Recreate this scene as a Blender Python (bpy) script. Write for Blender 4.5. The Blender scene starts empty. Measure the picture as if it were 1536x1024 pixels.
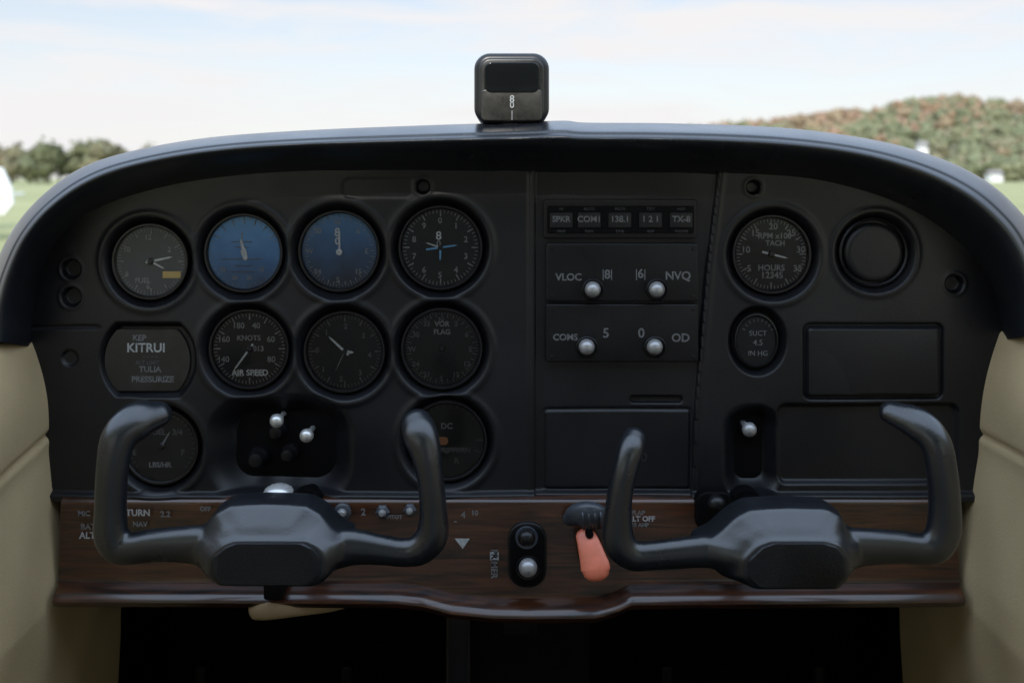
import bpy, bmesh, math, random
import numpy as np
from mathutils import Vector, Matrix
random.seed(4); np.random.seed(4)
S=0.00065; D=0.95; HY=268.0; ZC=(512-HY)*S
scene=bpy.context.scene
# ---------- measuring helper: panel drawing units (0.65 mm) -> metres, at depth y
def W(px,py,y=0.0):
    f=(D+y)/D
    return Vector(((px-768)*S*f, y, ZC+(HY-py)*S*f))
def K(y): return S*(D+y)/D
# ---------- materials
def mat(name,col,rough=0.5,metal=0.0,coat=0.0,bump=0.0,bscale=400,spec=0.5,var=0.0,vscale=8):
    m=bpy.data.materials.new(name); m.use_nodes=True
    nt=m.node_tree; b=nt.nodes['Principled BSDF']
    b.inputs['Base Color'].default_value=(*col,1); b.inputs['Roughness'].default_value=rough
    b.inputs['Metallic'].default_value=metal; b.inputs['Coat Weight'].default_value=coat
    b.inputs['Coat Roughness'].default_value=0.12
    b.inputs['Specular IOR Level'].default_value=spec
    tc=nt.nodes.new('ShaderNodeTexCoord')
    if bump>0:
        n=nt.nodes.new('ShaderNodeTexNoise'); n.inputs['Scale'].default_value=bscale; n.inputs['Detail'].default_value=1
        nt.links.new(tc.outputs['Object'],n.inputs['Vector'])
        bp=nt.nodes.new('ShaderNodeBump'); bp.inputs['Strength'].default_value=bump; bp.inputs['Distance'].default_value=0.0006
        nt.links.new(n.outputs['Fac'],bp.inputs['Height']); nt.links.new(bp.outputs['Normal'],b.inputs['Normal'])
    if var>0:
        n2=nt.nodes.new('ShaderNodeTexNoise'); n2.inputs['Scale'].default_value=vscale; n2.inputs['Detail'].default_value=4
        n2.inputs['Roughness'].default_value=0.65
        nt.links.new(tc.outputs['Object'],n2.inputs['Vector'])
        mr=nt.nodes.new('ShaderNodeMapRange'); mr.inputs[1].default_value=0.3; mr.inputs[2].default_value=0.7
        mr.inputs[3].default_value=1-var; mr.inputs[4].default_value=1+var
        nt.links.new(n2.outputs['Fac'],mr.inputs[0])
        mx=nt.nodes.new('ShaderNodeVectorMath'); mx.operation='SCALE'; mx.inputs[0].default_value=col
        nt.links.new(mr.outputs[0],mx.inputs['Scale']); nt.links.new(mx.outputs[0],b.inputs['Base Color'])
        dr=min(0.08,0.4*var)
        mr2=nt.nodes.new('ShaderNodeMapRange'); mr2.inputs[1].default_value=0.3; mr2.inputs[2].default_value=0.7
        mr2.inputs[3].default_value=max(0.05,rough-dr); mr2.inputs[4].default_value=min(1,rough+dr)
        nt.links.new(n2.outputs['Fac'],mr2.inputs[0]); nt.links.new(mr2.outputs[0],b.inputs['Roughness'])
    return m
M_panel=mat('moulded_plastic',(0.0080,0.0085,0.0108),0.38,bump=0.20,bscale=900,var=0.20,vscale=9,spec=0.42)
M_hood=mat('hood_vinyl',(0.010,0.012,0.016),0.31,bump=0.22,bscale=600,var=0.22,vscale=7,spec=0.6)
M_black=mat('matte_black',(0.0025,0.0025,0.003),0.6,spec=0.12)
M_radio=mat('radio_faceplate',(0.0055,0.0056,0.0068),0.4,bump=0.15,bscale=900,var=0.2,vscale=20,spec=0.35)
M_bezel=mat('bezel_black',(0.007,0.007,0.0085),0.33,spec=0.42)
M_dial=mat('dial_black',(0.0065,0.0066,0.0072),0.6,var=0.2,vscale=40,spec=0.3)
M_dialgrey=mat('dial_grey',(0.038,0.040,0.046),0.6,var=0.25,vscale=40)
M_white=mat('dial_paint_white',(0.34,0.35,0.36),0.6,var=0.3,vscale=250)
M_dim=mat('dial_paint_grey',(0.135,0.137,0.143),0.6,var=0.4,vscale=250)
M_faint=mat('dial_paint_faint',(0.055,0.055,0.06),0.6,var=0.4,vscale=250)
M_ghost=mat('worn_lettering',(0.03,0.03,0.032),0.6)
M_blueneedle=mat('pointer_blue',(0.10,0.28,0.5),0.4)
M_yel=mat('label_yellow',(0.34,0.24,0.08),0.6)
M_orange=mat('label_orange',(0.24,0.10,0.045),0.6)
M_silver=mat('satin_metal',(0.40,0.40,0.41),0.36,metal=0.5,var=0.1,vscale=60)
M_chrome=mat('polished_metal',(0.66,0.66,0.65),0.27,metal=0.6)
M_yoke=mat('yoke_plastic',(0.0085,0.0105,0.014),0.29,bump=0.12,bscale=500,var=0.08,vscale=18,spec=0.85)
M_yokeface=mat('yoke_cover',(0.0085,0.0095,0.012),0.42,bump=0.4,bscale=600,var=0.12,vscale=25,spec=0.4)
M_beige=mat('beige_vinyl',(0.60,0.465,0.27),0.5,bump=0.4,bscale=350,var=0.08,vscale=6)
M_headliner=mat('headliner_cloth',(0.42,0.39,0.33),0.9)
M_carpet=mat('dark_carpet',(0.010,0.010,0.010),0.95)
M_salmon=mat('red_lever_plastic',(0.72,0.19,0.11),0.35,var=0.15,vscale=60)
M_greylever=mat('grey_lever',(0.05,0.058,0.072),0.3,var=0.2,vscale=60)
M_whitepaint=mat('white_paint',(0.8,0.8,0.8),0.35)
M_glasswin=mat('dark_window',(0.006,0.007,0.008),0.12,spec=0.3)
def dial_sky_reflection(name,zc,sc,bright):  # dial face with the blue sky reflection painted in as a vertical gradient
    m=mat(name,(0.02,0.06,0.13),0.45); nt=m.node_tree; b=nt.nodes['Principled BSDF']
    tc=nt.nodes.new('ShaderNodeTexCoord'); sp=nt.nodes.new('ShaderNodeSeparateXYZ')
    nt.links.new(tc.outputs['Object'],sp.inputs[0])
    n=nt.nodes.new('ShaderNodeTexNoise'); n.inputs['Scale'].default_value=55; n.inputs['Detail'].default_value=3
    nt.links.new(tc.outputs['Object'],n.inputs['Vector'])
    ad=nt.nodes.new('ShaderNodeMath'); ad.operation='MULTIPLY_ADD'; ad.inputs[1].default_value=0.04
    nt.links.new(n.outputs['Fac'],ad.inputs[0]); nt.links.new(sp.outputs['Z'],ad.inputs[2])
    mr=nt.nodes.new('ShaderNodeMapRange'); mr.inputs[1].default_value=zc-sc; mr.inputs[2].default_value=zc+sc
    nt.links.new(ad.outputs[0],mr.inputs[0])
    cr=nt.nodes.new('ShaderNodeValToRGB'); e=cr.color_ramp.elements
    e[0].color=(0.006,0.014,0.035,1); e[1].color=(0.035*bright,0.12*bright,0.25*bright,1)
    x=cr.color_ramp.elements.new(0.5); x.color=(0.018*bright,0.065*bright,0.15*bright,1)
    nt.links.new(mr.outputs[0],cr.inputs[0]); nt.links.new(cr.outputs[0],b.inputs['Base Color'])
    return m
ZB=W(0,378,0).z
M_skyrefl1=dial_sky_reflection('dial_sky_reflection',ZB+0.006,0.034,1.5); M_skyrefl2=dial_sky_reflection('dial_sky_reflection_dark',ZB+0.024,0.032,1.0)
def glass():
    m=bpy.data.materials.new('instrument_glass'); m.use_nodes=True; nt=m.node_tree; nt.nodes.clear()
    o=nt.nodes.new('ShaderNodeOutputMaterial'); t=nt.nodes.new('ShaderNodeBsdfTransparent'); g=nt.nodes.new('ShaderNodeBsdfGlossy')
    g.inputs['Roughness'].default_value=0.08; f=nt.nodes.new('ShaderNodeFresnel'); f.inputs[0].default_value=1.25
    mx=nt.nodes.new('ShaderNodeMixShader'); nt.links.new(f.outputs[0],mx.inputs[0]); nt.links.new(t.outputs[0],mx.inputs[1])
    nt.links.new(g.outputs[0],mx.inputs[2]); nt.links.new(mx.outputs[0],o.inputs[0]); return m
M_glass=glass()
def wood():
    m=mat('walnut_veneer',(0.05,0.02,0.012),0.28,coat=0.5); nt=m.node_tree; b=nt.nodes['Principled BSDF']
    tc=nt.nodes.new('ShaderNodeTexCoord'); mp=nt.nodes.new('ShaderNodeMapping'); mp.inputs['Scale'].default_value=(6,30,85)
    n=nt.nodes.new('ShaderNodeTexNoise'); n.inputs['Scale'].default_value=1.6; n.inputs['Detail'].default_value=8; n.inputs['Distortion'].default_value=1.4
    nt.links.new(tc.outputs['Object'],mp.inputs[0]); nt.links.new(mp.outputs[0],n.inputs['Vector'])
    cr=nt.nodes.new('ShaderNodeValToRGB'); e=cr.color_ramp.elements
    e[0].position=0.34; e[0].color=(0.008,0.0035,0.0022,1); e[1].position=0.80; e[1].color=(0.095,0.031,0.012,1)
    nt.links.new(n.outputs['Fac'],cr.inputs[0]); nt.links.new(cr.outputs[0],b.inputs['Base Color']); return m
M_wood=wood()
# ---------- mesh helpers
def mk(name,verts,faces,m=None,parent=None,loc=None,smooth=True,recalc=True,angle=None):
    me=bpy.data.meshes.new(name); me.from_pydata([tuple(v) for v in verts],[],faces)
    if recalc:
        bm=bmesh.new(); bm.from_mesh(me); bmesh.ops.recalc_face_normals(bm,faces=bm.faces); bm.to_mesh(me); bm.free()
    me.polygons.foreach_set('use_smooth',[smooth]*len(me.polygons))
    if angle is not None:
        try: me.set_sharp_from_angle(angle=math.radians(angle))
        except Exception: pass
    ob=bpy.data.objects.new(name,me); scene.collection.objects.link(ob)
    if m: me.materials.append(m)
    if parent:
        ob.parent=parent; ob.matrix_parent_inverse=Matrix.Translation(-Vector(parent.location))
    if loc is not None: ob.location=loc
    return ob
def empty(name,loc=(0,0,0)):
    e=bpy.data.objects.new(name,None); e.empty_display_size=0.02; e.location=loc; scene.collection.objects.link(e); return e
def lathe(name,c,prof,m,parent,seg=64,sx=1,sz=1,axis='Y'):
    v=[];f=[];n=len(prof)
    for i in range(seg):
        a=2*math.pi*i/seg
        for r,y in prof:
            if axis=='Y': v.append((c[0]+r*math.cos(a)*sx,c[1]+y,c[2]+r*math.sin(a)*sz))
            else: v.append((c[0]+r*math.cos(a)*sx,c[1]+r*math.sin(a)*sz,c[2]+y))
    for i in range(seg):
        j=(i+1)%seg
        for k in range(n-1): f.append((i*n+k,i*n+k+1,j*n+k+1,j*n+k))
    return mk(name,v,f,m,parent,angle=40)
def disc(name,c,r,m,parent,sx=1,sz=1,seg=64):
    v=[(c[0]+r*sx*math.cos(2*math.pi*i/seg),c[1],c[2]+r*sz*math.sin(2*math.pi*i/seg)) for i in range(seg)]
    return mk(name,v,[tuple(range(seg))],m,parent,smooth=False)
def rr(x0,y0,x1,y1,r,n=8):
    p=[]
    for cx,cy,a0 in ((x1-r,y1-r,0),(x0+r,y1-r,90),(x0+r,y0+r,180),(x1-r,y0+r,270)):
        for i in range(n+1):
            a=math.radians(a0+90*i/n); p.append((cx+r*math.cos(a),cy+r*math.sin(a)))
    return p
def rbox(name,x0,y0,x1,y1,yf,yb,r,bev,m,parent,angle=50):
    v=[];f=[]
    lay=[]
    for a in (0,22,45,67,90):
        a=math.radians(a); lay.append((bev*(1-math.sin(a)), yf+bev*S*(1-math.cos(a))))
    lay.append((0,yb))
    for ins,y in lay:
        for p in rr(x0+ins,y0+ins,x1-ins,y1-ins,max(r-ins,0.6)):
            w=W(p[0],p[1],yf); v.append((w.x,y,w.z))
    n=len(v)//len(lay)
    f.append(tuple(range(n)))
    for k in range(len(lay)-1):
        for i in range(n):
            j=(i+1)%n; f.append((k*n+i,k*n+j,(k+1)*n+j,(k+1)*n+i))
    f.append(tuple((len(lay)-1)*n+i for i in range(n)))
    return mk(name,v,f,m,parent,angle=angle)
def poly(name,pts,y,m,parent):
    return mk(name,[W(a,b,y) for a,b in pts],[tuple(range(len(pts)))],m,parent,smooth=False)
def quads(name,qs,m,parent):
    v=[];f=[]
    for q in qs:
        f.append(tuple(range(len(v),len(v)+len(q)))); v+=q
    return mk(name,v,f,m,parent,smooth=False,recalc=False)
def text(s,px,py,size,y,m,parent,name='lettering',sx=1.0,bold=0.0,rot=0):
    c=bpy.data.curves.new(name,'FONT'); c.body=s; c.size=size*K(y)*1.35; c.align_x='CENTER'; c.align_y='CENTER'
    c.offset=bold*K(y); c.fill_mode='FRONT'; c.resolution_u=3
    o=bpy.data.objects.new(name,c); c.materials.append(m); scene.collection.objects.link(o)
    o.location=W(px,py,y); o.rotation_euler=(math.pi/2,rot,0); o.scale=(sx,1,1)
    if parent: o.parent=parent; o.matrix_parent_inverse=Matrix.Translation(-Vector(parent.location))
    return o
def spline(pts,n):
    P=[np.array(p,float) for p in pts]; P=[2*P[0]-P[1]]+P+[2*P[-1]-P[-2]]; out=[]
    segs=len(P)-3
    for i in range(n):
        t=i/(n-1)*segs; k=min(int(t),segs-1); u=t-k
        a,b,c,d=P[k],P[k+1],P[k+2],P[k+3]
        out.append(0.5*((2*b)+(-a+c)*u+(2*a-5*b+4*c-d)*u*u+(-a+3*b-3*c+d)*u**3))
    return out
def sweep(pts,n=60,seg=24):
    P=spline(pts,n); v=[];f=[]
    up=Vector((0,1,0)); prev=None
    for i,p in enumerate(P):
        a=Vector(P[max(i-1,0)][:3]); b=Vector(P[min(i+1,n-1)][:3]); t=(b-a).normalized()
        if prev is None: nn=(up-t*up.dot(t)).normalized()
        else: nn=(prev-t*prev.dot(t)).normalized()
        prev=nn; bb=t.cross(nn)
        for k in range(seg):
            an=2*math.pi*k/seg; v.append(Vector(p[:3])+nn*math.cos(an)*p[4]+bb*math.sin(an)*p[3])
    def cap(idx,dirn):
        p=P[idx]; c=Vector(p[:3]); a=Vector(P[max(idx-1,0)][:3]); b=Vector(P[min(idx+1,n-1)][:3]); t=(b-a).normalized()*dirn
        base=[v[idx*seg+k] for k in range(seg)]; r=(p[3]+p[4])/2
        last=[idx*seg+k for k in range(seg)]
        for an in (25,50,72):
            an=math.radians(an); st=len(v)
            for q in base: v.append(c+(q-c)*math.cos(an)+t*r*math.sin(an))
            cur=list(range(st,st+seg))
            for k in range(seg): f.append((last[k],last[(k+1)%seg],cur[(k+1)%seg],cur[k]))
            last=cur
        f.append(tuple(last))
    for i in range(n-1):
        for k in range(seg): f.append((i*seg+k,i*seg+(k+1)%seg,(i+1)*seg+(k+1)%seg,(i+1)*seg+k))
    cap(0,-1); cap(n-1,1)
    return v,f
# ---------- camera
cam=bpy.data.cameras.new('camera'); co=bpy.data.objects.new('camera',cam); scene.collection.objects.link(co); scene.camera=co
co.location=(0,-D,ZC); co.rotation_euler=(math.pi/2,0,0)
cam.sensor_width=36; cam.lens=36*D/(1536*S); cam.shift_y=-(512-HY)/1536; cam.clip_start=0.02; cam.clip_end=12000
cam.dof.use_dof=True; cam.dof.focus_distance=0.90; cam.dof.aperture_fstop=5.6
# ---------- outlines
outer=[(-30,520),(-24,450),(-4,390),(20,343),(58,298),(112,257),(180,231),(300,208),(450,196),(640,188),(768,184),(845,181),(880,184),(1000,185),(1150,190),(1250,200),(1340,216),(1420,241),(1480,272),(1520,306),(1550,345),(1568,400),(1576,510)]
inner=[(46,520),(48,470),(58,415),(85,362),(130,322),(200,292),(300,270),(430,258),(560,256),(768,256),(850,256),(1000,257),(1080,260),(1200,266),(1300,288),(1380,322),(1440,365),(1480,410),(1499,455),(1505,510)]
C0=(768.0,640.0)
def polar(pts):
    s=spline(pts,600); a=np.array([math.atan2(C0[1]-p[1],C0[0]-p[0]) for p in s]); r=np.array([math.hypot(p[0]-C0[0],p[1]-C0[1]) for p in s])
    return a,r
ao,ro=polar(outer); ai,ri=polar(inner)
NA=260
angs=np.linspace(max(ao[0],ai[0]),min(ao[-1],ai[-1]),NA)
RO=np.interp(angs,ao,ro); RI=np.interp(angs,ai,ri)
# ---------- glareshield
stations=[(-0.06,0.012),(0.0,0.002),(0.06,-0.010),(0.2,-0.032),(0.38,-0.052),(0.5,-0.061),(0.60,-0.0660),(0.66,-0.0675),(0.70,-0.0665),(0.735,-0.0630),(0.765,-0.0600),(0.785,-0.0605),(0.81,-0.0590),(0.86,-0.052),(0.92,-0.042),(0.97,-0.031),(1.0,-0.018),(1.0,-0.004),(0.985,0.03),(0.95,0.12),(0.75,0.25),(0.4,0.33)]
v=[];f=[]
for i in range(NA):
    a=angs[i]; wv=0.0006*math.sin(a*17)+0.0005*math.sin(a*41+1)
    for s,y in stations:
        r=RI[i]+(RO[i]-RI[i])*s
        v.append(W(C0[0]-r*math.cos(a),C0[1]-r*math.sin(a),y+wv))
    v.append(W(C0[0]-RI[i]*0.6*math.cos(a),C0[1]-RI[i]*0.45*math.sin(a),0.37))
n=len(stations)+1
for i in range(NA-1):
    for k in range(n-1): f.append((i*n+k,i*n+k+1,(i+1)*n+k+1,(i+1)*n+k))
glare=mk('glareshield',v,f,M_hood)
glare.modifiers.new('s','SUBSURF').levels=1; glare.modifiers['s'].render_levels=1
# ---------- instrument panel height field
def ss(a,b,x):
    t=np.clip((x-a)/(b-a),0,1); return t*t*(3-2*t)
st=1.6
xs=np.arange(36,1516,st); ys=np.arange(240,752,st)
X,Y=np.meshgrid(xs,ys)
Hh=np.zeros_like(X)
def circ(cx,cy,r,dep,soft,sx=1,sy=1):
    d=np.hypot((X-cx)/sx,(Y-cy)/sy); return dep*(1-ss(r,r+soft,d))
def sdrr(x0,y0,x1,y1,r):
    cx,cy=(x0+x1)/2,(y0+y1)/2; qx=np.abs(X-cx)-(x1-x0)/2+r; qy=np.abs(Y-cy)-(y1-y0)/2+r
    return np.hypot(np.maximum(qx,0),np.maximum(qy,0))+np.minimum(np.maximum(qx,qy),0)-r
gauges={'G1':(222,393,54),'G2':(363,380,56),'G3':(507,377,58),'G4':(660,372,60),'G6':(371,525,57),'G7':(515,529,58),'G8':(662,524,58),'G9':(238,672,54),'G10':(670,663,57),'R1':(1160,382,56)}
def mx(a,b): return np.maximum(a,b)
xb=np.interp(ys,[240,260,400,600,752],[1082,1080,1064,1047,1040])[:,None]
cs=ss(799,804,X)*(1-ss(xb-5,xb,X))
Hh=Hh+0.007*cs
Hh-=0.0012*np.exp(-((X-795)/3.5)**2)*ss(255,262,Y)
Hh-=0.0012*np.exp(-((X-(xb+5))/4)**2)
Hh+=0.004*((X-430)/380)**2*(X<800)
Hh+=0.003*((X-1270)/240)**2*(X>xb)
rec=np.zeros_like(X)
for k,(cx,cy,r) in gauges.items():
    rec=mx(rec,circ(cx,cy,r+2,0.012,14))
    Hh-=0.0014*np.exp(-((np.hypot(X-cx,Y-cy)-(r+19))/5.5)**2)
rec=mx(rec,circ(1313,379,50,0.010,12))
Hh-=0.0014*np.exp(-((np.hypot(X-1313,Y-379)-64)/5.0)**2)
rec=mx(rec,circ(1137,512,1,0.012,0.30,sx=35,sy=42))
d5=np.maximum(np.hypot(X-221,Y-540)-66, np.abs(Y-540)-48)
rec=mx(rec,0.011*(1-ss(0,10,d5)))
rec=mx(rec,0.024*(1-ss(-12,34,sdrr(340,622,500,728,34))))
rec=mx(rec,0.020*(1-ss(-10,20,sdrr(1102,624,1156,732,20))))
for cx,cy,r in ((104,404,12),(104,446,12),(634,280,8),(1131,281,8),(1433,426,11)):
    rec=mx(rec,circ(cx,cy,r,0.009,3))
    Hh-=0.0006*np.exp(-((np.hypot(X-cx,Y-cy)-(r+6))/2.5)**2)
rec=mx(rec,circ(102,538,9,0.003,5))
rec=mx(rec,0.0008*(1-ss(0,6,sdrr(516,270,618,294,10))))
rec=mx(rec,0.0025*np.exp(-((Y-491)/2.5)**2)*(1-ss(140,152,X)))
g=sdrr(1208,488,1413,596,8); rec=mx(rec,0.0045*np.exp(-(g/2.6)**2)); Hh-=0.002*(1-ss(-6,0,g))*(X>1150)
g=sdrr(1166,606,1440,726,14); rec=mx(rec,0.006*(1-ss(-6,3,g)))
g=sdrr(816,616,1038,737,6); Hh-=0.0008*(1-ss(-4,0,g)); rec=mx(rec,0.0012*np.exp(-((g)/2.4)**2))
g=sdrr(948,597,1024,606,3); rec=mx(rec,0.006*(1-ss(-1,2,g)))
Hh-=0.006*ss(736,743,Y)
Hh+=rec
Hh+=0.0008*np.sin(X/71.0+Y/93.0)+0.0006*np.sin(X/37.0-Y/59.0)
ny,nx=X.shape
V=np.stack([(X-768)*S,Hh,ZC+(HY-Y)*S],-1).reshape(-1,3)
AN=np.arctan2(C0[1]-Y,C0[0]-X); RR=np.hypot(X-C0[0],Y-C0[1])
lim=np.interp(AN,angs,RI)+9
ok=((RR<lim)|(Y>510))&(X>np.interp(Y,[240,508,655,850],[30,44,62,92]))&(X<np.interp(Y,[240,495,655,850],[1520,1510,1480,1440]))
ok=ok.reshape(-1)
I=np.arange(nx*ny).reshape(ny,nx)
F=np.stack([I[:-1,:-1],I[1:,:-1],I[1:,1:],I[:-1,1:]],-1).reshape(-1,4)
F=F[ok[F].all(1)]
me=bpy.data.meshes.new('instrument_panel'); me.from_pydata(V.tolist(),[],F.tolist())
me.polygons.foreach_set('use_smooth',[True]*len(me.polygons)); me.materials.append(M_panel)
panel=bpy.data.objects.new('instrument_panel',me); scene.collection.objects.link(panel)
# ---------- gauges
def ring_ticks(c,y,r,specs,m,parent,name='tick_marks'):
    qs=[]
    for (n,a0,a1,l,w) in specs:
        for i in range(n):
            a=math.radians(a0+(a1-a0)*i/(n if abs(a1-a0)>=360 else max(n-1,1)))
            d=(math.sin(a),math.cos(a)); t=(math.cos(a),-math.sin(a))
            q=[]
            for rr_,ww in ((r-l,-w),(r-l,w),(r,w),(r,-w)):
                q.append(Vector((c.x+(d[0]*rr_+t[0]*ww/2)*S,y,c.z+(d[1]*rr_+t[1]*ww/2)*S)))
            qs.append(q)
    return quads(name,qs,m,parent)
def needle(c,y,ang,length,w,tail,m,parent,name='pointer'):
    a=math.radians(ang); d=Vector((math.sin(a),0,math.cos(a)))*S; t=Vector((math.cos(a),0,-math.sin(a)))*S
    cc=Vector((c.x,y,c.z))
    pts=[cc-d*tail-t*w*0.5,cc-d*tail+t*w*0.5,cc+t*w*0.55,cc+d*length*0.8+t*w*0.4,cc+d*length,cc+d*length*0.8-t*w*0.4,cc-t*w*0.55]
    return mk(name,pts,[tuple(range(7))],m,parent,smooth=False)
def gauge(name,key,face,tm,specs,numbers=None,needles=(),texts=(),hub=5,rn=None):
    cx,cy,r=gauges[key]; c=W(cx,cy,0); e=empty(name,c)
    y0=0.0085
    R=r*S
    lathe('bezel',(c.x,0,c.z),[(R+4*S,0.013),(R+4*S,0.006),(R+3*S,0.0045),(R+0.5*S,0.0045),(R-1.2*S,0.0060),(R-1.5*S,0.010)],M_bezel,e)
    disc('dial_face',(c.x,y0,c.z),R,face,e)
    ring_ticks(c,y0-0.0004,r-3,specs,tm,e)
    if numbers:
        labs,a0,a1,size=numbers; n=len(labs); rn=rn or r*0.68
        for i,l in enumerate(labs):
            a=math.radians(a0+(a1-a0)*i/(n if abs(a1-a0)>=360 else n-1))
            text(l,cx+rn*math.sin(a),cy-rn*math.cos(a),size,y0-0.0004,tm,e,'numeral',bold=0.25)
    for s,dx,dy,sz,mm in texts: text(s,cx+dx,cy+dy,sz,y0-0.0005,mm,e,'lettering',bold=0.3)
    for k,(an,ln,w,tl,mm) in enumerate(needles): needle(c,y0-0.0010-0.0005*k,an,ln,w,tl,mm,e)
    if hub: lathe('pointer_hub',(c.x,y0-0.0020,c.z),[(0,-0.0012),(hub*0.7*S,-0.001),(hub*S,0),(hub*S,0.0018)],M_bezel,e,seg=24)
    disc('cover_glass',(c.x,0.0056,c.z),R-1.1*S,M_glass,e)
    return e
T60=[(60,0,360,5,1.0),(12,0,360,10,2.0)]
T36=[(72,0,360,4,0.9),(36,0,360,8,1.4)]
e=gauge('clock_gauge','G1',M_dialgrey,M_dim,T60,(['12','2','4','6','8','10'],0,360,8),[(78,34,3.2,8,M_white),(118,24,3,6,M_white)],[('FUEL',-8,28,8,M_dim)])
mk('yellow_label',[W(a,b,0.0078) for a,b in ((244,407),(271,407),(271,417),(244,417))],[(0,1,2,3)],M_yel,e,smooth=False)
e=gauge('attitude_indicator','G2',M_skyrefl1,M_dim,[(36,0,360,4,1.0),(7,-60,60,9,1.8)],(['10','20','20','10'],130,230,6),[(-14,22,5,2,M_white),(165,12,8,5,M_white)],[('I',0,-26,10,M_dim)],hub=0)
quads('pitch_bars',[[W(363-w_,y_,0.0079),W(363+w_,y_,0.0079),W(363+w_,y_+1.2,0.0079),W(363-w_,y_+1.2,0.0079)] for w_,y_ in ((16,362),(10,370),(30,388),(12,398),(18,407))],M_faint,e)
e=gauge('heading_indicator','G3',M_skyrefl2,M_dim,T36,(['N','6','E','15','S','24','W','30'],0,360,8),[(0,34,3,3,M_white)],[('8',-1,-28,13,M_white),('0',-1,-15,11,M_white)],hub=0,rn=43)
c=W(507,379,0)
lathe('airplane_bug',(c.x,0.0065,c.z),[(0,-0.0006),(4.5*S,-0.0004),(5*S,0.0005)],M_white,e,seg=24)
e=gauge('altimeter','G4',M_dial,M_dim,T60,(['0','1','2','3','4','5','6','7','8','9'],0,360,9),[(82,26,2.6,22,M_blueneedle),(-72,24,2.4,4,M_white),(182,20,3,4,M_blueneedle)],[('8',-2,-18,13,M_white),('0',-2,-6,10,M_dim)],hub=4)
e=gauge('airspeed_indicator','G6',M_dial,M_dim,T60,(['40','60','80','100','120','140','160','180'],20,340,9),[(216,42,3,9,M_white)],[('KNOTS',2,-18,8,M_dim),('AIR SPEED',4,34,9,M_white),('1013',14,-2,8,M_dim)],hub=5)
e=gauge('vertical_speed_indicator','G7',M_dial,M_faint,T60,(['1','2','3','4','3','2','1','0'],-40,275,8),[(-47,34,3.4,8,M_white),(96,14,4.5,4,M_white),(205,34,1.2,0,M_dim)],[],hub=4)
e=gauge('course_deviation_indicator','G8',M_dial,M_faint,T36,(['N','3','6','E','12','15','S','21','24','W','30','33'],0,360,8),[],[('VOR',1,-38,8,M_dim),('FLAG',1,-26,8,M_dim)],hub=5,rn=44)
c=W(662,524,0)
lathe('centre_screw',(c.x,0.0060,c.z),[(0,-0.0003),(2.5*S,-0.0002),(3*S,0.0005)],M_silver,e,seg=20)
e=gauge('fuel_gauge','G9',M_dial,M_faint,[(30,-130,130,5,1.0)],(['E','1/4','1/2','3/4','F'],-100,100,9),[(30,26,2.6,6,M_dim)],[('FUEL',-2,-24,9,M_faint),('LBS/HR',2,25,8,M_dim)])
e=gauge('turn_coordinator','G10',M_dial,M_faint,[(2,-110,110,10,2),(2,-90,90,10,2),(12,-60,60,4,1)],None,[],[('DC',0,-24,9,M_dim),('2 MIN TURN',6,12,8,M_faint),('L       R',0,28,9,M_faint)],hub=0)
mk('orange_label',[W(a,b,0.0077) for a,b in rr(649,655,672,667,5)],[tuple(range(36))],M_orange,e,smooth=False)
mk('airplane_symbol',[W(a,b,0.0078) for a,b in ((640,671),(700,671),(700,674),(678,676),(670,680),(662,676),(640,674))],[tuple(range(7))],M_faint,e,smooth=False)
e=gauge('tachometer','R1',M_dial,M_dim,T60,(['5','10','15','20','25','30','35'],-120,120,10),[(104,26,3,14,M_white)],[('RPM x100',2,-28,9,M_dim),('TACH',3,-17,8,M_dim),('HOURS',-3,20,9,M_dim),('12345',-2,31,10,M_dim)],hub=5,rn=42)
e=empty('instruction_placard',W(221,540,0))
pts=[]
for i in range(96):
    a=2*math.pi*i/96; x=221+64*math.cos(a); y=540+64*math.sin(a); pts.append((x,min(max(y,494),586)))
pts2=[]
for p in pts:
    if not pts2 or abs(p[0]-pts2[-1][0])+abs(p[1]-pts2[-1][1])>0.2: pts2.append(p)
M_plac=mat('placard_film',(0.022,0.0215,0.0205),0.35,var=0.4,vscale=30)
poly('plate',pts2,0.0085,M_plac,e)
for s,dx,dy,sz,mm in (('KEP',-12,-33,9,M_dim),('KITRUI',-2,-18,14,M_white),('- - - -',4,-6,8,M_faint),('TULIA',4,14,9,M_dim),('PRESSURIZE',8,29,9,M_dim),('ALT LIMIT',0,4,6,M_faint)):
    text(s,221+dx,540+dy,sz,0.008,mm,e,bold=0.4)
e=empty('blanking_plug',W(1313,379,0)); c=W(1313,379,0)
lathe('cap',(c.x,0,c.z),[(0,0.0015),(34*S,0.0015),(38*S,0.0018),(42*S,0.0028),(44.5*S,0.005),(45*S,0.011)],M_panel,e)
lathe('retaining_ring',(c.x,0,c.z),[(47*S,0.011),(47.5*S,0.004),(49.5*S,0.0028),(52*S,0.004),(53*S,0.012)],M_panel,e)
e=empty('suction_gauge',W(1137,512,0)); c=W(1137,512,0)
lathe('bezel',(c.x,0,c.z),[(1.1*S,0.011),(1.1*S,0.006),(1.03*S,0.0055),(0.97*S,0.008)],M_bezel,e,sx=30,sz=37)
disc('dial_face',(c.x,0.0078,c.z),S,M_dial,e,sx=30,sz=37)
for s,dx,dy,sz,mm in (('SUCT',0,-12,8,M_dim),('4.5',0,2,9,M_dim),('IN HG',0,18,8,M_dim)): text(s,1137+dx,512+dy,sz,0.0074,mm,e)
qs=[]
for i in range(9):
    a=math.radians(-60+15*i)
    p=[(1137+math.sin(a+o)*rx,508-math.cos(a+o)*ry) for o,rx,ry in ((-.03,27,31),(.03,27,31),(.03,22,26),(-.03,22,26))]
    qs.append([W(u,w_,0.0074) for u,w_ in p])
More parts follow.
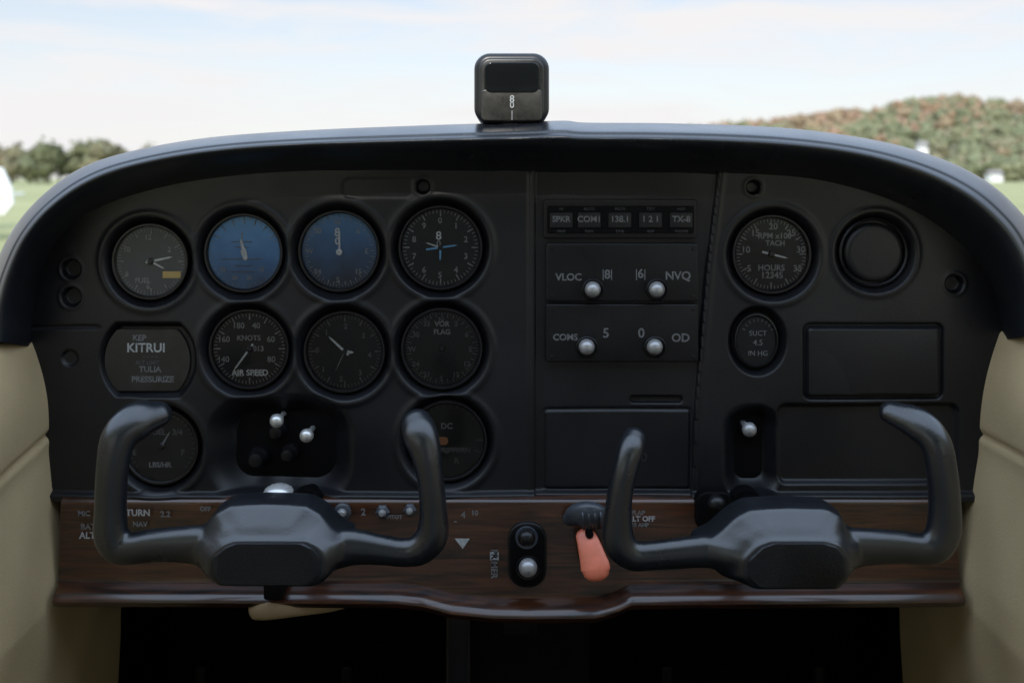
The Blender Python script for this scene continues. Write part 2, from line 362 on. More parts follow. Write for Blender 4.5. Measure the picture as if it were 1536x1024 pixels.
quads('tick_marks',qs,M_faint,e)
# ---------- knobs
def knob(px,py,r,y,m,parent,name='knob',stem=0.012,ball=True):
    k=K(y); R=r*k; c=W(px,py,y)
    if ball: prof=[(0,-R*0.95)]+[(R*math.sin(math.radians(a)),-R*0.95*math.cos(math.radians(a))) for a in (12,25,38,50,62,75,90,110,130)]+[(R*0.5,R*0.9),(R*0.42,R*1.1),(R*0.42,stem)]
    else: prof=[(0,-R*0.55),(R*0.55,-R*0.55),(R*0.72,-R*0.5),(R*0.8,-R*0.35),(R*0.88,0),(R*0.95,R*0.6),(R*1.1,R*0.75),(R*1.15,R*0.9),(R*1.15,stem)]
    return lathe(name,c,prof,m,parent,seg=40)
e=empty('dimmer_switch_group',W(420,665,0))
rbox('mounting_plate',330,612,512,738,0.022,0.026,24,2,M_black,e)
knob(415,631,10.5,-0.008,M_chrome,e,stem=0.028); knob(460,653,10.5,-0.008,M_chrome,e,stem=0.028)
knob(384,689,13,0.004,M_bezel,e,stem=0.018,ball=False); knob(431,682,11,0.004,M_bezel,e,stem=0.018,ball=False)
knob(414,648,12,0.010,M_bezel,e,stem=0.012,ball=False)
e=empty('cabin_heat_knob',W(1124,644,0))
rbox('mounting_plate',1098,618,1160,737,0.019,0.022,14,2,M_black,e)
knob(1124,644,11,-0.010,M_silver,e,stem=0.03)
lathe('collar',W(1124,644,0.012),[(14*S,0),(16*S,0.002),(17*S,0.006)],M_bezel,e,seg=32)
# ---------- avionics stack
e=empty('audio_panel',W(930,327,0))
rbox('frame',815,299,1046,358,0.001,0.009,5,2,M_radio,e)
rbox('display_window',821,309,1041,350,-0.0003,0.003,3,1,M_black,e)
for i,(cx,s) in enumerate(zip((842,884,930,976,1022),('SPKR','COM1','138.1','1 2 1','TX-8'))):
    rbox('selector_button',cx-17,319,cx+17,342,-0.0018,0.002,2,1.2,M_panel,e)
    text(s,cx,329,9.5 if i else 9,-0.0020,M_dim,e,bold=0.3)
    text(('MKR','NAV','DME','ADF','PHONE')[i],cx,347,4.5,-0.0005,M_faint,e)
    text(('HI','AUTO','MUTE','TEST','AUX')[i],cx,313.5,4.5,-0.0005,M_faint,e)
def radio(name,y0,y1,kn,tx):
    e=empty(name,W(933,(y0+y1)/2,0))
    rbox('faceplate',819,y0,1048,y1,-0.002,0.010,4,2.2,M_radio,e)
    for px,py in kn:
        lathe('skirt',W(px,py,-0.002),[(15*S,-0.0035),(16*S,-0.003),(17*S,0.0)],M_bezel,e,seg=36)
        knob(px,py,12,-0.016,M_silver,e,stem=0.013)
    for s,px,py,sz in tx: text(s,px,py,sz,-0.0023,M_dim,e,bold=0.35)
    for px in (828,1040):
        for py in (y0+8,y1-8): lathe('screw',W(px,py,-0.002),[(0,-0.0006),(2.4*S,-0.0005),(3*S,0.0)],M_bezel,e,seg=16)
    return e
e=radio('radio',365,452,[(889,434),(985,434)],[('VLOC',853,416,11),('8',911,412,14),('6',961,411,14),('NVQ',1017,414,13)])
for px in (911,961): quads('bracket',[[W(px-7,404,-0.0023),W(px-5.5,404,-0.0023),W(px-5.5,420,-0.0023),W(px-7,420,-0.0023)],[W(px+5.5,404,-0.0023),W(px+7,404,-0.0023),W(px+7,420,-0.0023),W(px+5.5,420,-0.0023)]],M_dim,e)
e=radio('radio',456,543,[(880,520),(982,520)],[('COMS',848,506,10),('5',909,500,15),('0',962,500,15),('OD',1021,507,13)])
text('0',966,686,14,0.0050,M_ghost,panel,'stencilled_digit')
rbox('glove_box_door',1213,493,1408,591,-0.0030,0.004,7,2.5,M_panel,None)
# ---------- wood switch panel
NX=220; xs_=np.linspace(97,1430,NX)
def liptop(x): return float(np.interp(x,[90,600,640,680,740,800,890,920,940,1440],[864,866,870,881,887,888,887,878,868,864]))
v=[];f=[]
for x in xs_:
    t=liptop(x); endr=min(1,(x-97)/10.0,(1430-x)/10.0); endr=math.sqrt(max(0,1-(1-endr)**2)) if endr<1 else 1
    prof=[(742,0.004),(744,-0.004),(748,-0.0075),(754,-0.0085),(t-8,-0.012),(t-3,-0.013)]
    lip=[]
    for a in (60,80,100,125,150,180,205,230,255,275):
        a=math.radians(a); lip.append((t+15-15.5*math.cos(a-math.pi/3)*1.0, -0.014-0.022*max(0,math.sin(a-math.pi/3))*endr))
    prof+=lip+[(t+28,0.004),(t+18,0.05)]
    for py,y in prof: v.append(W(x,py,0)+Vector((0,y,0)))
n=len(prof)
for i in range(NX-1):
    for k in range(n-1): f.append((i*n+k,i*n+k+1,(i+1)*n+k+1,(i+1)*n+k))
f.append(tuple(range(n))); f.append(tuple((NX-1)*n+k for k in range(n)))
woodp=mk('wooden_switch_panel',v,f,M_wood,angle=45)
yw=-0.0132
def T(s,px,py,sz,m=M_white): text(s,px,py,sz,yw,m,woodp,'lettering',bold=0.4)
T('TURN',207,769,10); T('2.2',248,771,9,M_dim); T('OFF',308,763,7,M_dim); T('MIC',126,770,8,M_dim); T('BAT',132,790,9,M_dim); T('ALT',131,803,10); T('2',545,768,11,M_dim); T('PITOT',592,775,6,M_dim)
T('4',695,772,10,M_dim); T('-',683,781,9,M_dim); T('FLAP',957,769,7,M_dim); T('ALT OFF',962,778,8); T('15 AMP',960,787,6,M_dim); T('NAV',210,786,8,M_dim); T('10',712,769,8,M_dim)
text('PRIMER',741,845,10,yw,M_dim,woodp,'lettering',rot=math.pi/2,bold=0.4)
quads('white_marks',[[W(632,755,yw),W(636,755,yw),W(636,780,yw),W(632,780,yw)],[W(682,807,yw),W(705,807,yw),W(694,823,yw)],[W(735,827,yw),W(748,827,yw),W(748,840,yw),W(735,840,yw)]],M_white,woodp)
e=empty('toggle_switch_row',W(565,767,-0.012))
for px,py,r in ((514,767,13),(574,767,11),(615,764,10)):
    c=W(px,py,-0.012)
    lathe('switch_nut',c,[(r*0.95*S,0.002),(r*S,-0.002),(r*0.7*S,-0.004),(r*0.5*S,-0.004)],M_greylever,e,seg=6 if r<12 else 32)
    lathe('switch_dome',c,[(0,-0.008),(r*0.3*S,-0.0078),(r*0.5*S,-0.006),(r*0.55*S,-0.003)],M_silver,e,seg=24)
e=empty('primer_control',W(791,832,-0.013))
rbox('plate',765,787,817,878,-0.018,-0.008,24,3,M_black,e)
rbox('plate_rim',762,784,820,881,-0.0155,-0.008,26,2,M_bezel,e)
knob(790,806,13,-0.030,M_bezel,e,stem=0.014); lathe('washer',W(790,806,-0.018),[(13*S,-0.001),(16*S,-0.0012),(17*S,0)],M_greylever,e,seg=32)
knob(792,851,14,-0.030,M_silver,e,stem=0.014); lathe('washer',W(792,851,-0.018),[(15*S,-0.001),(17*S,-0.0012),(18*S,0)],M_bezel,e,seg=32)
e=empty('mixture_knob',W(1073,756,-0.01))
rbox('plate',1045,738,1100,798,-0.018,-0.004,16,3,M_black,e)
knob(1075,755,14,-0.032,M_bezel,e,stem=0.016)
e=empty('flap_lever',W(885,800,-0.02))
v_,f_=sweep([tuple(W(853,779,-0.020))+(0.007,0.004),tuple(W(866,773,-0.026))+(0.012,0.007),tuple(W(884,774,-0.030))+(0.0155,0.009),tuple(W(900,779,-0.026))+(0.013,0.007),tuple(W(908,784,-0.020))+(0.007,0.004)],30,20)
mk('boss',v_,f_,M_greylever,e)
for i in range(4):
    px=872+i*9
    v_,f_=sweep([tuple(W(px,759,-0.024))+(0.0016,0.003),tuple(W(px+2,773,-0.038))+(0.0016,0.003),tuple(W(px+3,790,-0.032))+(0.0016,0.003)],14,10); mk('fin',v_,f_,M_greylever,e)
v_,f_=sweep([tuple(W(877,801,-0.030))+(0.0090,0.003),tuple(W(883,816,-0.036))+(0.0108,0.0034),tuple(W(889,836,-0.042))+(0.0125,0.004),tuple(W(893,851,-0.046))+(0.0138,0.0045),tuple(W(894,857,-0.047))+(0.0126,0.0045)],30,28)
mk('red_paddle',v_,f_,M_salmon,e)
lathe('pivot',W(884,800,-0.034),[(0,-0.004),(5*S,-0.004),(6*S,-0.002),(6*S,0.01)],M_black,e,seg=20)
# ---------- control yokes
def yoke(cx,paths,outl,front,dome):
    y0=-0.15; e=empty('control_yoke',W(cx,820,y0)); V_=[];F_=[]
    def add(v,f):
        o=len(V_); V_.extend(v); F_.extend([tuple(i+o for i in q) for q in f])
    for pth in paths:
        pts=[]
        for px,py,dy,ra,rb in pth:
            k=K(y0)*1.12; w=W(px,py,y0); pts.append((w.x,y0+dy,w.z,ra*k,rb*k))
        add(*sweep(pts,80,28))
    def res(pts,cc,n=72):
        P=[np.array(p,float) for p in pts]; out=[]
        for i in range(n):
            a=2*math.pi*i/n; d=np.array([math.cos(a),math.sin(a)]); best=None
            for j in range(len(P)):
                p,q=P[j]-cc,P[(j+1)%len(P)]-cc; ed=q-p
                den=d[0]*ed[1]-d[1]*ed[0]
                if abs(den)<1e-9: continue
                t=(p[0]*ed[1]-p[1]*ed[0])/den; u=(p[0]*d[1]-p[1]*d[0])/den
                if t>0 and -1e-6<=u<=1+1e-6: best=t if best is None else min(best,t)
            out.append(cc+d*best)
        return out
    cc=np.array([cx,822.0]); A=res(outl,cc); B=res(front,cc)
    lay=[(A,0.93,0.030),(A,1.0,0.022),(A,1.0,0.004),(A,0.97,-0.006)]
    v=[];n=72
    def L(P,s,dy):
        for p in P:
            q=cc+(p-cc)*s; w=W(q[0],q[1],y0); v.append(Vector((w.x,y0+dy,w.z)))
    for P,s,dy in lay: L(P,s,dy)
    L([a*0.35+b*0.65 for a,b in zip(A,B)],1.0,-0.017); L(B,1.0,-0.0225); L(B,0.96,-0.025)
    nl=len(v)//n; f=[tuple(range(n)),tuple((nl-1)*n+i for i in range(n))]
    for k in range(nl-1):
        for i in range(n): f.append((k*n+i,k*n+(i+1)%n,(k+1)*n+(i+1)%n,(k+1)*n+i))
    add(v,f)
    ob=mk('wheel_body',V_,F_,M_yoke,e)
    md=ob.modifiers.new('r','REMESH'); md.mode='VOXEL'; md.voxel_size=0.0016; md.use_smooth_shade=True
    md=ob.modifiers.new('s','SMOOTH'); md.factor=0.5; md.iterations=7
    pv=[]; Bp=res(front,cc,96)
    for s,dy in ((0.90,-0.0235),(0.895,-0.0262),(0.86,-0.0272)):
        for p in Bp:
            q=cc+(p-cc)*s; w=W(q[0],q[1],y0); pv.append(Vector((w.x,y0+dy,w.z)))
    pf=[tuple(192+i for i in range(96))]
    for k in range(2):
        for i in range(96): pf.append((k*96+i,k*96+(i+1)%96,(k+1)*96+(i+1)%96,(k+1)*96+i))
    mk('hub_cover',pv,pf,M_yokeface,e,angle=35)
    c=W(cx,836,y0)
    lathe('shaft',(c.x,0,c.z-0.002),[(0.0,y0+0.02),(0.0105,y0+0.02),(0.0105,0.02)],M_black,e,seg=40)
    lathe('shaft_collar',(c.x,0,c.z-0.002),[(0.0108,-0.015),(0.014,-0.015),(0.015,-0.012),(0.015,0.0)],M_black,e,seg=40)
    px,py,rx,rz=dome; c=W(px,py,-0.118); k=K(-0.118)
    lathe('chrome_button',c,[(0,rz*k),(rx*0.5*k,rz*0.9*k),(rx*0.85*k,rz*0.55*k),(rx*k,0.1*rz*k),(rx*0.97*k,-0.3*rz*k),(rx*0.4*k,-rz*0.7*k),(rx*0.4*k,-rz*3.2*k)],M_chrome,e,seg=40,axis='Z')
    return e
L_out=[(322,766),(345,753),(400,750),(462,753),(485,766),(508,790),(528,800),(530,836),(512,842),(500,860),(482,867),(400,868),(328,866),(308,858),(292,838),(282,826),(284,804),(304,792)]
L_front=[(345,800),(362,793),(470,793),(490,803),(501,818),(500,846),(484,862),(340,861),(322,846),(322,818)]
yoke(406,[
 [(400,822,0,30,22),(330,820,0,30,20),(285,816,0,25,18),(235,817,0,22,18),(196,822,0,21,18),(178,820,0,22,18),(167,802,0,23,19),(166,760,0,21,19),(169,700,0,21,19),(176,658,0.004,24,20),(196,637,0.014,27,21),(222,632,0.026,19,15)],
 [(410,826,0,30,22),(480,824,0,30,20),(530,820,0,24,18),(570,824,0,20,16),(608,828,0,19,16),(632,822,0,21,18),(648,802,0,22,19),(650,770,0,19,19),(646,720,0,18,19),(639,682,0.002,21,20),(630,656,0.006,24,21),(622,641,0.014,22,18)]],
 L_out,L_front,(418,737,22,11))
R_out=[(1100,770),(1122,759),(1180,756),(1240,758),(1262,770),(1272,795),(1296,806),(1296,838),(1278,848),(1264,866),(1240,870),(1180,871),(1105,869),(1080,862),(1062,846),(1040,838),(1040,812),(1066,800)]
R_front=[(1125,800),(1145,793),(1225,793),(1248,800),(1262,818),(1262,846),(1244,866),(1120,866),(1102,850),(1102,822)]
yoke(1180,[
 [(1180,828,0,30,22),(1110,828,0,28,20),(1060,826,0,22,17),(1010,830,0,20,16),(970,833,0,19,16),(948,832,0,20,17),(929,813,0,22,18),(927,775,0,19,18),(931,735,0,17,18),(939,700,0.001,17,18),(947,676,0.005,18,18),(954,663,0.012,17,15)],
 [(1180,826,0,30,22),(1250,824,0,30,20),(1295,820,0,25,18),(1345,820,0,22,17),(1383,823,0,21,17),(1403,818,0,23,18),(1415,796,0,23,18),(1417,755,0,21,19),(1412,700,0,20,19),(1405,664,0.004,21,20),(1386,641,0.014,23,19),(1354,630,0.028,16,13)]],
 R_out,R_front,(1188,756,18,8))
# ---------- magnetic compass
e=empty('magnetic_compass',W(768,132,-0.02))
rbox('housing',711,79,824,186,-0.032,0.045,24,9,M_bezel,e)
M_rim=mat('compass_rim',(0.010,0.010,0.010),0.3,var=0.2,vscale=40)
rbox('front_frame',718,86,817,183,-0.0335,-0.02,18,5,M_rim,e)
M_cface=mat('compass_card',(0.024,0.023,0.021),0.3,var=0.4,vscale=50)
rbox('lower_plate',722,134,813,181,-0.0350,-0.03,6,2,M_cface,e)
rbox('viewing_window',726,93,810,139,-0.0362,-0.03,12,2,M_glasswin,e)
text('8',768,149,11,-0.0366,M_white,e,bold=0.2); text('0',768,158,10,-0.0366,M_white,e,bold=0.1)
quads('lubber_line',[[W(767,166,-0.0366),W(769,166,-0.0366),W(769,180,-0.0366),W(767,180,-0.0366)]],M_dim,e)
c=W(768,190,-0.01)
lathe('mount',(c.x,-0.0,c.z),[(0.03,-0.004),(0.032,0.0),(0.026,0.008)],M_bezel,e,axis='Z')
# ---------- side walls
def wall(sign):
    ztop=0.002 if sign<0 else 0.012
    zs=np.concatenate([np.linspace(-0.75,-0.36,14),np.linspace(-0.355,ztop-0.012,110)]); ysx=np.concatenate([np.linspace(-1.5,-0.45,20),np.linspace(-0.44,0.15,120)])
    if sign<0: px_=np.interp(-zs,[0,0.093,0.22,0.25,0.333,0.75],[0.470,0.455,0.438,0.4345,0.440,0.45])
    else: px_=np.interp(-zs,[-0.012,0.093,0.22,0.25,0.333,0.75],[0.479,0.458,0.434,0.4305,0.436,0.45])
    v=[];f=[]
    prof_top=[(0.001,0.0075),(0.004,0.0105),(0.009,0.0125),(0.020,0.0145),(0.10,0.0145)]
    nz=len(zs)+len(prof_top)
    for y in ysx:
        zse=(-0.093+0.19*y) if sign<0 else (-0.091+0.02*y)
        rise=0.010*min(1,max(0,-y/0.1)) if sign<0 else 0
        flare=0.02*max(0,-y-0.05)
        for z,x in zip(zs,px_):
            d=(z-zse)
            off=0.004*math.exp(-(d/0.0032)**2)+(0.003 if d<0 else 0)*(1-math.exp(-(d/0.012)**2))
            off+= -0.006*math.sin(max(0,min(1,(z-zse)/(ztop-zse)))*math.pi) if d>0 else 0
            off+=0.0010*math.sin(y*31+z*17)+0.0007*math.sin(y*57-z*43)
            v.append(Vector((sign*(x+off+flare),y,z+(rise if z>-0.08 else 0)*max(0,(z+0.08)/0.08))))
        xt=px_[-1]+flare
        for dx,dz in prof_top: v.append(Vector((sign*(xt+dx),y,zs[-1]+dz+rise)))
    for i in range(len(ysx)-1):
        for k in range(nz-1): f.append((i*nz+k,i*nz+k+1,(i+1)*nz+k+1,(i+1)*nz+k))
    return mk('door_panel',v,f,M_beige)
wall(-1); wall(1)
def box(name,x0,x1,y0,y1,z0,z1,m,parent=None,bev=0):
    v=[(x,y,z) for x in (x0,x1) for y in (y0,y1) for z in (z0,z1)]
    f=[(0,1,3,2),(4,6,7,5),(0,4,5,1),(2,3,7,6),(0,2,6,4),(1,5,7,3)]
    ob=mk(name,v,f,m,parent,smooth=False)
    if bev:
        b=ob.modifiers.new('b','BEVEL'); b.width=bev; b.segments=3; b.limit_method='ANGLE'
    return ob
cab=empty('aircraft_cabin',(0,-0.5,0))
box('firewall',-0.62,0.62,0.37,0.38,-0.8,0.02,M_black,cab)
box('kick_panel',-0.56,-0.462,0.152,0.37,-0.8,0.0,M_black,cab); box('kick_panel',0.462,0.56,0.152,0.37,-0.8,0.0,M_black,cab)
box('cabin_floor',-0.56,0.56,-2.0,0.38,-0.80,-0.76,M_carpet,cab)
box('outer_skin',-0.60,-0.585,-2.0,0.38,-0.85,-0.01,M_whitepaint,cab); box('outer_skin',0.585,0.60,-2.0,0.38,-0.85,-0.01,M_whitepaint,cab)
box('headliner',-0.60,0.60,-2.0,-0.92,0.56,0.60,M_headliner,cab)
box('rear_bulkhead',-0.60,0.60,-2.04,-2.0,-0.85,0.60,M_headliner,cab)
for s in (-1,1):
    box('door_post',min(s*0.57,s*0.60),max(s*0.57,s*0.60),-0.98,-0.92,-0.01,0.57,M_headliner,cab)
box('high_wing',-5.4,5.4,-2.4,-0.94,0.62,0.80,M_whitepaint,cab,bev=0.05)
for s in (-1,1):
    box('seat_back',s*0.24-0.21,s*0.24+0.21,-1.45,-1.30,-0.45,0.22,M_headliner,cab,bev=0.05)
    box('seat_cushion',s*0.24-0.21,s*0.24+0.21,-1.35,-0.90,-0.55,-0.43,M_headliner,cab,bev=0.04)
e=empty('center_pedestal',W(775,960,0.0))
rbox('pedestal_body',668,898,886,1300,0.02,0.30,14,8,M_black,e)
rbox('pedestal_rib',668,896,706,1300,-0.002,0.05,10,6,M_bezel,e)
rbox('pedestal_label',755,912,806,952,0.017,0.022,3,1,M_bezel,e)
text('FUEL',780,925,8,0.0164,M_faint,e)
for px in (300,520,1000,1230):
    e=empty('rudder_pedal',W(px,1080,0.26)); rbox('pad',px-55,1060,px+55,1120,0.26,0.28,10,4,M_bezel,e); rbox('arm',px-8,1000,px+8,1065,0.27,0.285,5,2,M_bezel,e)
v_,f_=sweep([tuple(W(382,916,-0.03))+(0.0085,0.004),tuple(W(402,915,-0.034))+(0.0090,0.004),tuple(W(440,912,-0.03))+(0.0080,0.004),tuple(W(490,908,-0.02))+(0.0065,0.0035),tuple(W(514,905,-0.012))+(0.005,0.003)],30,20)
mk('parking_brake_handle',v_,f_,mat('handle_plastic',(0.34,0.25,0.15),0.45))
rbox('bracket_clip',395,868,423,900,-0.045,0.0,5,2,M_black,woodp)
# ---------- outdoors
GZ=ZC-1.62
def grassmat():
    m=bpy.data.materials.new('grass_field'); m.use_nodes=True; nt=m.node_tree; b=nt.nodes['Principled BSDF']; b.inputs['Roughness'].default_value=0.95
    tc=nt.nodes.new('ShaderNodeTexCoord'); mp=nt.nodes.new('ShaderNodeMapping'); mp.inputs['Scale'].default_value=(0.02,0.06,1)
    n=nt.nodes.new('ShaderNodeTexNoise'); n.inputs['Scale'].default_value=1; n.inputs['Detail'].default_value=10; n.inputs['Roughness'].default_value=0.7
    nt.links.new(tc.outputs['Object'],mp.inputs[0]); nt.links.new(mp.outputs[0],n.inputs['Vector'])
    cr=nt.nodes.new('ShaderNodeValToRGB'); e=cr.color_ramp.elements; e[0].position=0.35; e[0].color=(0.21,0.22,0.085,1); e[1].position=0.68; e[1].color=(0.32,0.31,0.14,1)
    nt.links.new(n.outputs['Fac'],cr.inputs[0]); nt.links.new(cr.outputs[0],b.inputs['Base Color']); return m
mk('ground',[(-4000,-2000,GZ),(4000,-2000,GZ),(4000,6000,GZ),(-4000,6000,GZ)],[(0,1,2,3)],grassmat(),smooth=False)
def folmat():
    m=bpy.data.materials.new('foliage'); m.use_nodes=True; nt=m.node_tree; b=nt.nodes['Principled BSDF']; b.inputs['Roughness'].default_value=0.9; b.inputs['Specular IOR Level'].default_value=0.1
    a=nt.nodes.new('ShaderNodeAttribute'); a.attribute_name='Col'; nt.links.new(a.outputs['Color'],b.inputs['Base Color']); return m
M_fol=folmat()
ico=bmesh.new(); bmesh.ops.create_icosphere(ico,subdivisions=1,radius=1); IV=np.array([v.co[:] for v in ico.verts]); IF=np.array([[v.index for v in f.verts] for f in ico.faces]); ico.free()
def trees(name,items,nleaf):
    VV=[];FQ=[];CC=[];off=0
    for (x,y,z,H,R,col) in items:
        col=np.array(col)
        tr=[]
        for k in range(6):
            a=k*math.pi/3; tr.append((x+0.3*math.cos(a),y+0.3*math.sin(a),z-1))
        for k in range(6):
            a=k*math.pi/3; tr.append((x+0.12*math.cos(a),y+0.12*math.sin(a),z+H*0.6))
        VV.append(np.array(tr)); CC.append(np.tile([0.06,0.045,0.035],(12,1)))
        FQ+= [(off+k,off+(k+1)%6,off+6+(k+1)%6,off+6+k) for k in range(6)]; off+=12
        nl=np.random.randint(5,8); cs=[]
        for l in range(nl):
            a=np.random.rand()*6.28; rr_=R*0.55*np.random.rand()**0.5; hh=H*(0.30+0.58*np.random.rand())
            s=R*(0.38+0.25*np.random.rand())*(1.15-0.5*abs(hh/H-0.55))
            c=np.array([x+rr_*math.cos(a),y+rr_*math.sin(a),z+hh]); cs.append((c,s))
            vv=IV*s*0.8*(0.8+0.4*np.random.rand(len(IV),1))+c
            VV.append(vv); sh=0.85+0.2*np.random.rand(); CC.append(np.tile(col*sh,(len(vv),1)))
            FQ+=[tuple(int(q)+off for q in t) for t in IF]; off+=len(vv)
        per=nleaf//nl
        for c,s in cs:
            d=np.random.randn(per,3); d/=np.linalg.norm(d,axis=1)[:,None]
            p=c+d*s*(0.75+0.45*np.random.rand(per,1))
            t1=np.random.randn(per,3); t1/=np.linalg.norm(t1,axis=1)[:,None]; t2=np.cross(t1,d+0.3*np.random.randn(per,3)); t2/=np.linalg.norm(t2,axis=1)[:,None]+1e-6
            sz=R*(0.06+0.08*np.random.rand(per,1))
            q=np.stack([p-t1*sz-t2*sz,p+t1*sz-t2*sz,p+t1*sz+t2*sz,p-t1*sz+t2*sz],1).reshape(-1,3)
            VV.append(q); lum=(0.9+0.3*np.random.rand(per,1)); cc=np.repeat(col[None,:]*lum,4,0); CC.append(cc)
            FQ+=[(off+4*i,off+4*i+1,off+4*i+2,off+4*i+3) for i in range(per)]; off+=4*per
    VV=np.concatenate(VV); CC=np.concatenate(CC)
    me=bpy.data.meshes.new(name); me.from_pydata(VV.tolist(),[],FQ)
    at=me.color_attributes.new('Col','FLOAT_COLOR','POINT'); at.data.foreach_set('color',np.concatenate([CC,np.ones((len(CC),1))],1).astype(np.float32).ravel())
    me.materials.append(M_fol); ob=bpy.data.objects.new(name,me); scene.collection.objects.link(ob); return ob
FP=D/S
greens=[(0.190,0.200,0.115),(0.175,0.19,0.11),(0.21,0.215,0.125),(0.225,0.21,0.13)]
autumn=[(0.30,0.21,0.135),(0.28,0.215,0.14),(0.32,0.215,0.15),(0.27,0.21,0.13)]
items=[]
for i in range(200):
    px=random.uniform(-500,1150); y=random.uniform(300,350); x=(px-768)/FP*y
    H=random.uniform(10.5,14)*(1.0 if px<150 else 0.95); col=random.choice(greens if random.random()<0.85 else autumn)
    items.append((x,y,GZ,H,random.uniform(3.8,5.8),tuple(c*0.85 for c in col)))
trees('distant_treeline',items,200)
ridge=lambda px: np.interp(px,[950,1130,1180,1250,1310,1350,1420,1480,1540,1700,2000,2400],[215,201,197,188,187,174,161,169,172,180,205,262])
def hz(x,y):
    px=768+x/y*FP; t=min(1,max(0,(y-480)/340)); h=(HY-ridge(px))/FP*820
    h=max(h,0); return GZ+ (h+1.6)*(t*t*(3-2*t)) + (2.5*math.sin(x/37)*math.sin(y/41))*t
v=[];f=[];nx_=70;ny_=40
for j in range(ny_):
    y=470+j*(900-470)/(ny_-1)
    for i in range(nx_):
        px=900+i*(2500-900)/(nx_-1); x=(px-768)/FP*y; v.append((x,y,hz(x,y)-0.3))
for j in range(ny_-1):
    for i in range(nx_-1): f.append((j*nx_+i,j*nx_+i+1,(j+1)*nx_+i+1,(j+1)*nx_+i))
mk('hill',v,f,mat('hillside_grass',(0.17,0.17,0.10),0.95,var=0.3,vscale=0.05))
items=[]
for i in range(1400):
    y=random.uniform(485,830); px=random.uniform(1020,1950); x=(px-768)/FP*y
    if 1365<px<1405 and y<640:
        if random.random()<0.6: continue
    t=(y-485)/345
    patch=math.sin(x/23.0+1.3)*math.sin(y/31.0+x/57.0)
    pa=0.06+0.6*ss(0.55,0.85,np.array(t)).item()+0.40*(1180<px<1275)+0.35*(patch>0.45)
    pal=autumn if random.random()<pa else greens
    col=random.choice(pal); k=random.uniform(0.94,1.1); haze=1+0.15*t  # farther trees get a lighter leaf colour, painted in place of haze
    items.append((x,y,hz(x,y)-1,random.uniform(9,13),random.uniform(4.5,7),tuple(c*k*haze for c in col)))
trees('hillside_forest',items,70)
def house(px,py,y,w,h,dep):
    k=y/FP; x=(px-768)*k; z=ZC+(HY-py)*k; e=empty('white_house',(x,y,z))
    box('walls',x-w/2,x+w/2,y,y+dep,z-3,z+h,M_whitepaint,e)
    v=[(x-w/2-.4,y-.4,z+h),(x+w/2+.4,y-.4,z+h),(x+w/2+.4,y+dep+.4,z+h),(x-w/2-.4,y+dep+.4,z+h),(x-w/2-.4,y+dep/2,z+h+2.0),(x+w/2+.4,y+dep/2,z+h+2.0)]
    mk('roof',v,[(0,1,5,4),(2,3,4,5),(0,4,3),(1,2,5)],mat('roof_shingle',(0.22,0.2,0.19),0.9),e,smooth=False)
    for i in range(3): box('window',x-w*0.36+i*w*0.3,x-w*0.36+i*w*0.3+0.9,y-0.05,y+0.02,z+0.9,z+2.0,M_glasswin,e)
    box('door',x+w*0.38,x+w*0.38+0.5,y-0.05,y+0.02,z-0.2,z+1.4,M_greylever,e)
house(1387,224,500,4.5,2.4,5); house(1497,266,470,6,1.5,6)
def airplane(x,y):
    e=empty('parked_airplane',(x,y,GZ)); v=[];f=[]
    prof=[(-7.2,0.15,0.20,1.25),(-6.6,0.5,0.5,1.2),(-5.6,0.58,0.62,1.2),(-4.6,0.62,0.8,1.35),(-3.2,0.6,0.8,1.35),(-2.2,0.42,0.5,1.25),(0,0.14,0.22,1.2),(0.35,0.05,0.12,1.2)]
    for X_,ry,rz,cz in prof:
        for k in range(20):
            a=2*math.pi*k/20; v.append((x+X_,y+ry*math.cos(a),GZ+cz+rz*math.sin(a)))
    for i in range(len(prof)-1):
        for k in range(20): f.append((i*20+k,i*20+(k+1)%20,(i+1)*20+(k+1)%20,(i+1)*20+k))
    f+= [tuple(range(20)),tuple(140+k for k in range(20))]
    mk('fuselage',v,f,M_whitepaint,e)
    fin=[(-1.1,1.35),(-0.35,2.1),(-0.1,2.3),(0.15,2.25),(0.40,1.7),(0.45,1.3),(0.2,1.0)]
    vv=[(x+a,y-0.05,GZ+b-0.35) for a,b in fin]+[(x+a,y+0.05,GZ+b-0.35) for a,b in fin]; n=len(fin)
    mk('tail_fin',vv,[tuple(range(n)),tuple(range(2*n-1,n-1,-1))]+[(i,(i+1)%n,n+(i+1)%n,n+i) for i in range(n)],M_whitepaint,e,smooth=False)
    box('stabilizer',x-0.9,x-0.1,y-1.7,y+1.7,GZ+1.15,GZ+1.22,M_whitepaint,e,bev=0.02)
    box('main_wing',x-4.9,x-3.4,y-5.4,y+5.4,GZ+2.1,GZ+2.25,M_whitepaint,e,bev=0.05)
    for dx,dy in ((-3.6,-1.2),(-3.6,1.2),(-6.2,0)):
        lathe('wheel',(x+dx,y+dy,GZ+0.24),[(0.08,-0.07),(0.2,-0.07),(0.24,-0.03),(0.24,0.03),(0.2,0.07),(0.08,0.07)],M_black,e,seg=24)
        box('gear_leg',x+dx-0.04,x+dx+0.04,y+dy*0.45-0.03,y+dy+0.03 if dy>=0 else y+dy*0.45+0.03,GZ+0.3,GZ+0.9,M_whitepaint,e)
airplane(-13.72,25)
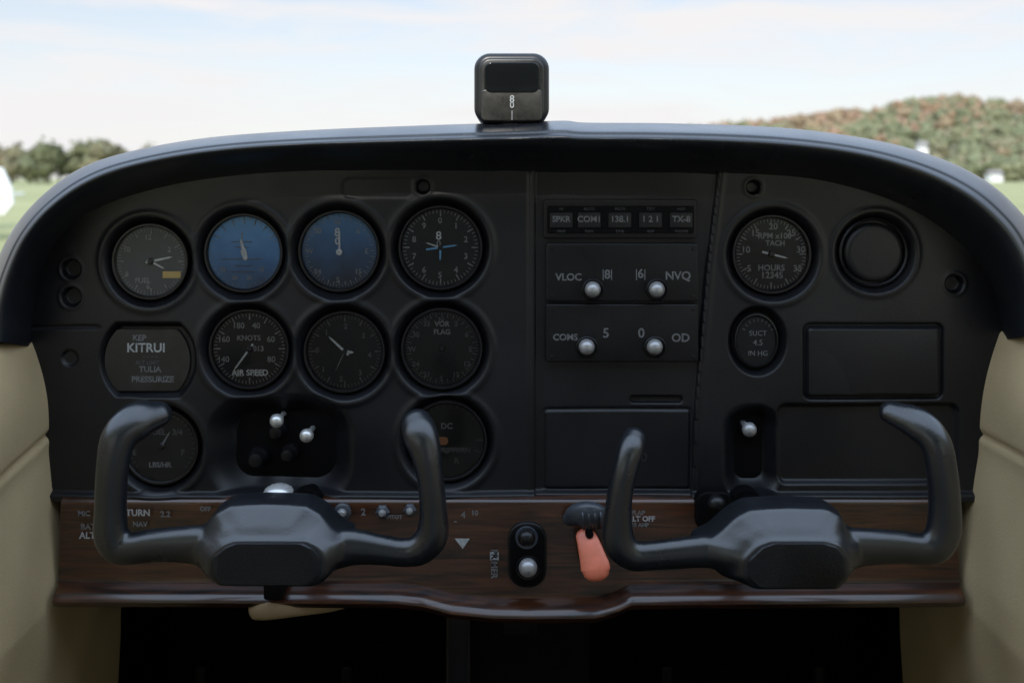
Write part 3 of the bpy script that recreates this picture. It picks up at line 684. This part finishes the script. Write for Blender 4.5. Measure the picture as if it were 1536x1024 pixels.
# ---------- world and sun
w=bpy.data.worlds.new('World'); scene.world=w; w.use_nodes=True; nt=w.node_tree; bg=nt.nodes['Background']; bg.inputs['Strength'].default_value=0.15
sky=nt.nodes.new('ShaderNodeTexSky'); sky.sky_type='NISHITA'; sky.sun_disc=False; sky.sun_elevation=math.radians(33); sky.sun_rotation=math.radians(190); sky.air_density=1.0; sky.dust_density=0.8; sky.ozone_density=1.5
tc=nt.nodes.new('ShaderNodeTexCoord'); mp=nt.nodes.new('ShaderNodeMapping'); mp.inputs['Scale'].default_value=(1.5,1.5,9.0); mp.inputs['Location'].default_value=(0.3,0.1,0.4)
n=nt.nodes.new('ShaderNodeTexNoise'); n.inputs['Scale'].default_value=2.4; n.inputs['Detail'].default_value=6; n.inputs['Roughness'].default_value=0.58; n.inputs['Distortion'].default_value=0.4
nt.links.new(tc.outputs['Generated'],mp.inputs[0]); nt.links.new(mp.outputs[0],n.inputs['Vector'])
mr=nt.nodes.new('ShaderNodeMapRange'); mr.inputs[1].default_value=0.40; mr.inputs[2].default_value=0.60; nt.links.new(n.outputs['Fac'],mr.inputs[0])
sp=nt.nodes.new('ShaderNodeSeparateXYZ'); nt.links.new(tc.outputs['Generated'],sp.inputs[0])
def MR(a,b,c,d):
    q=nt.nodes.new('ShaderNodeMapRange'); q.inputs[1].default_value=a; q.inputs[2].default_value=b; q.inputs[3].default_value=c; q.inputs[4].default_value=d; nt.links.new(sp.outputs['Z'],q.inputs[0]); return q
el=MR(0.02,0.16,0.86,0.52); rg=MR(0.02,0.16,0.14,0.48)
ma=nt.nodes.new('ShaderNodeMath'); ma.operation='MULTIPLY_ADD'; ma.use_clamp=True
nt.links.new(mr.outputs[0],ma.inputs[0]); nt.links.new(rg.outputs[0],ma.inputs[1]); nt.links.new(el.outputs[0],ma.inputs[2])
cc_=nt.nodes.new('ShaderNodeMix'); cc_.data_type='RGBA'; cc_.inputs[6].default_value=(6.1,6.0,6.05,1); cc_.inputs[7].default_value=(12.5,15.5,20,1)
ce=MR(0.2,0.6,0,1); nt.links.new(ce.outputs[0],cc_.inputs[0])
mixn=nt.nodes.new('ShaderNodeMix'); mixn.data_type='RGBA'; nt.links.new(cc_.outputs[2],mixn.inputs[7])
nt.links.new(ma.outputs[0],mixn.inputs[0]); nt.links.new(sky.outputs[0],mixn.inputs[6]); nt.links.new(mixn.outputs[2],bg.inputs['Color'])
sl=bpy.data.lights.new('sun','SUN'); sl.energy=3.2; sl.angle=math.radians(2); sl.color=(1,0.95,0.86)
so=bpy.data.objects.new('sun',sl); scene.collection.objects.link(so)
az=math.radians(190); elv=math.radians(33)
sd=Vector((math.sin(az)*math.cos(elv),math.cos(az)*math.cos(elv),math.sin(elv)))
so.rotation_euler=sd.to_track_quat('Z','Y').to_euler(); so.location=(0,-5,8)
scene.view_settings.view_transform='Standard'; scene.view_settings.look='None'; scene.view_settings.exposure=0
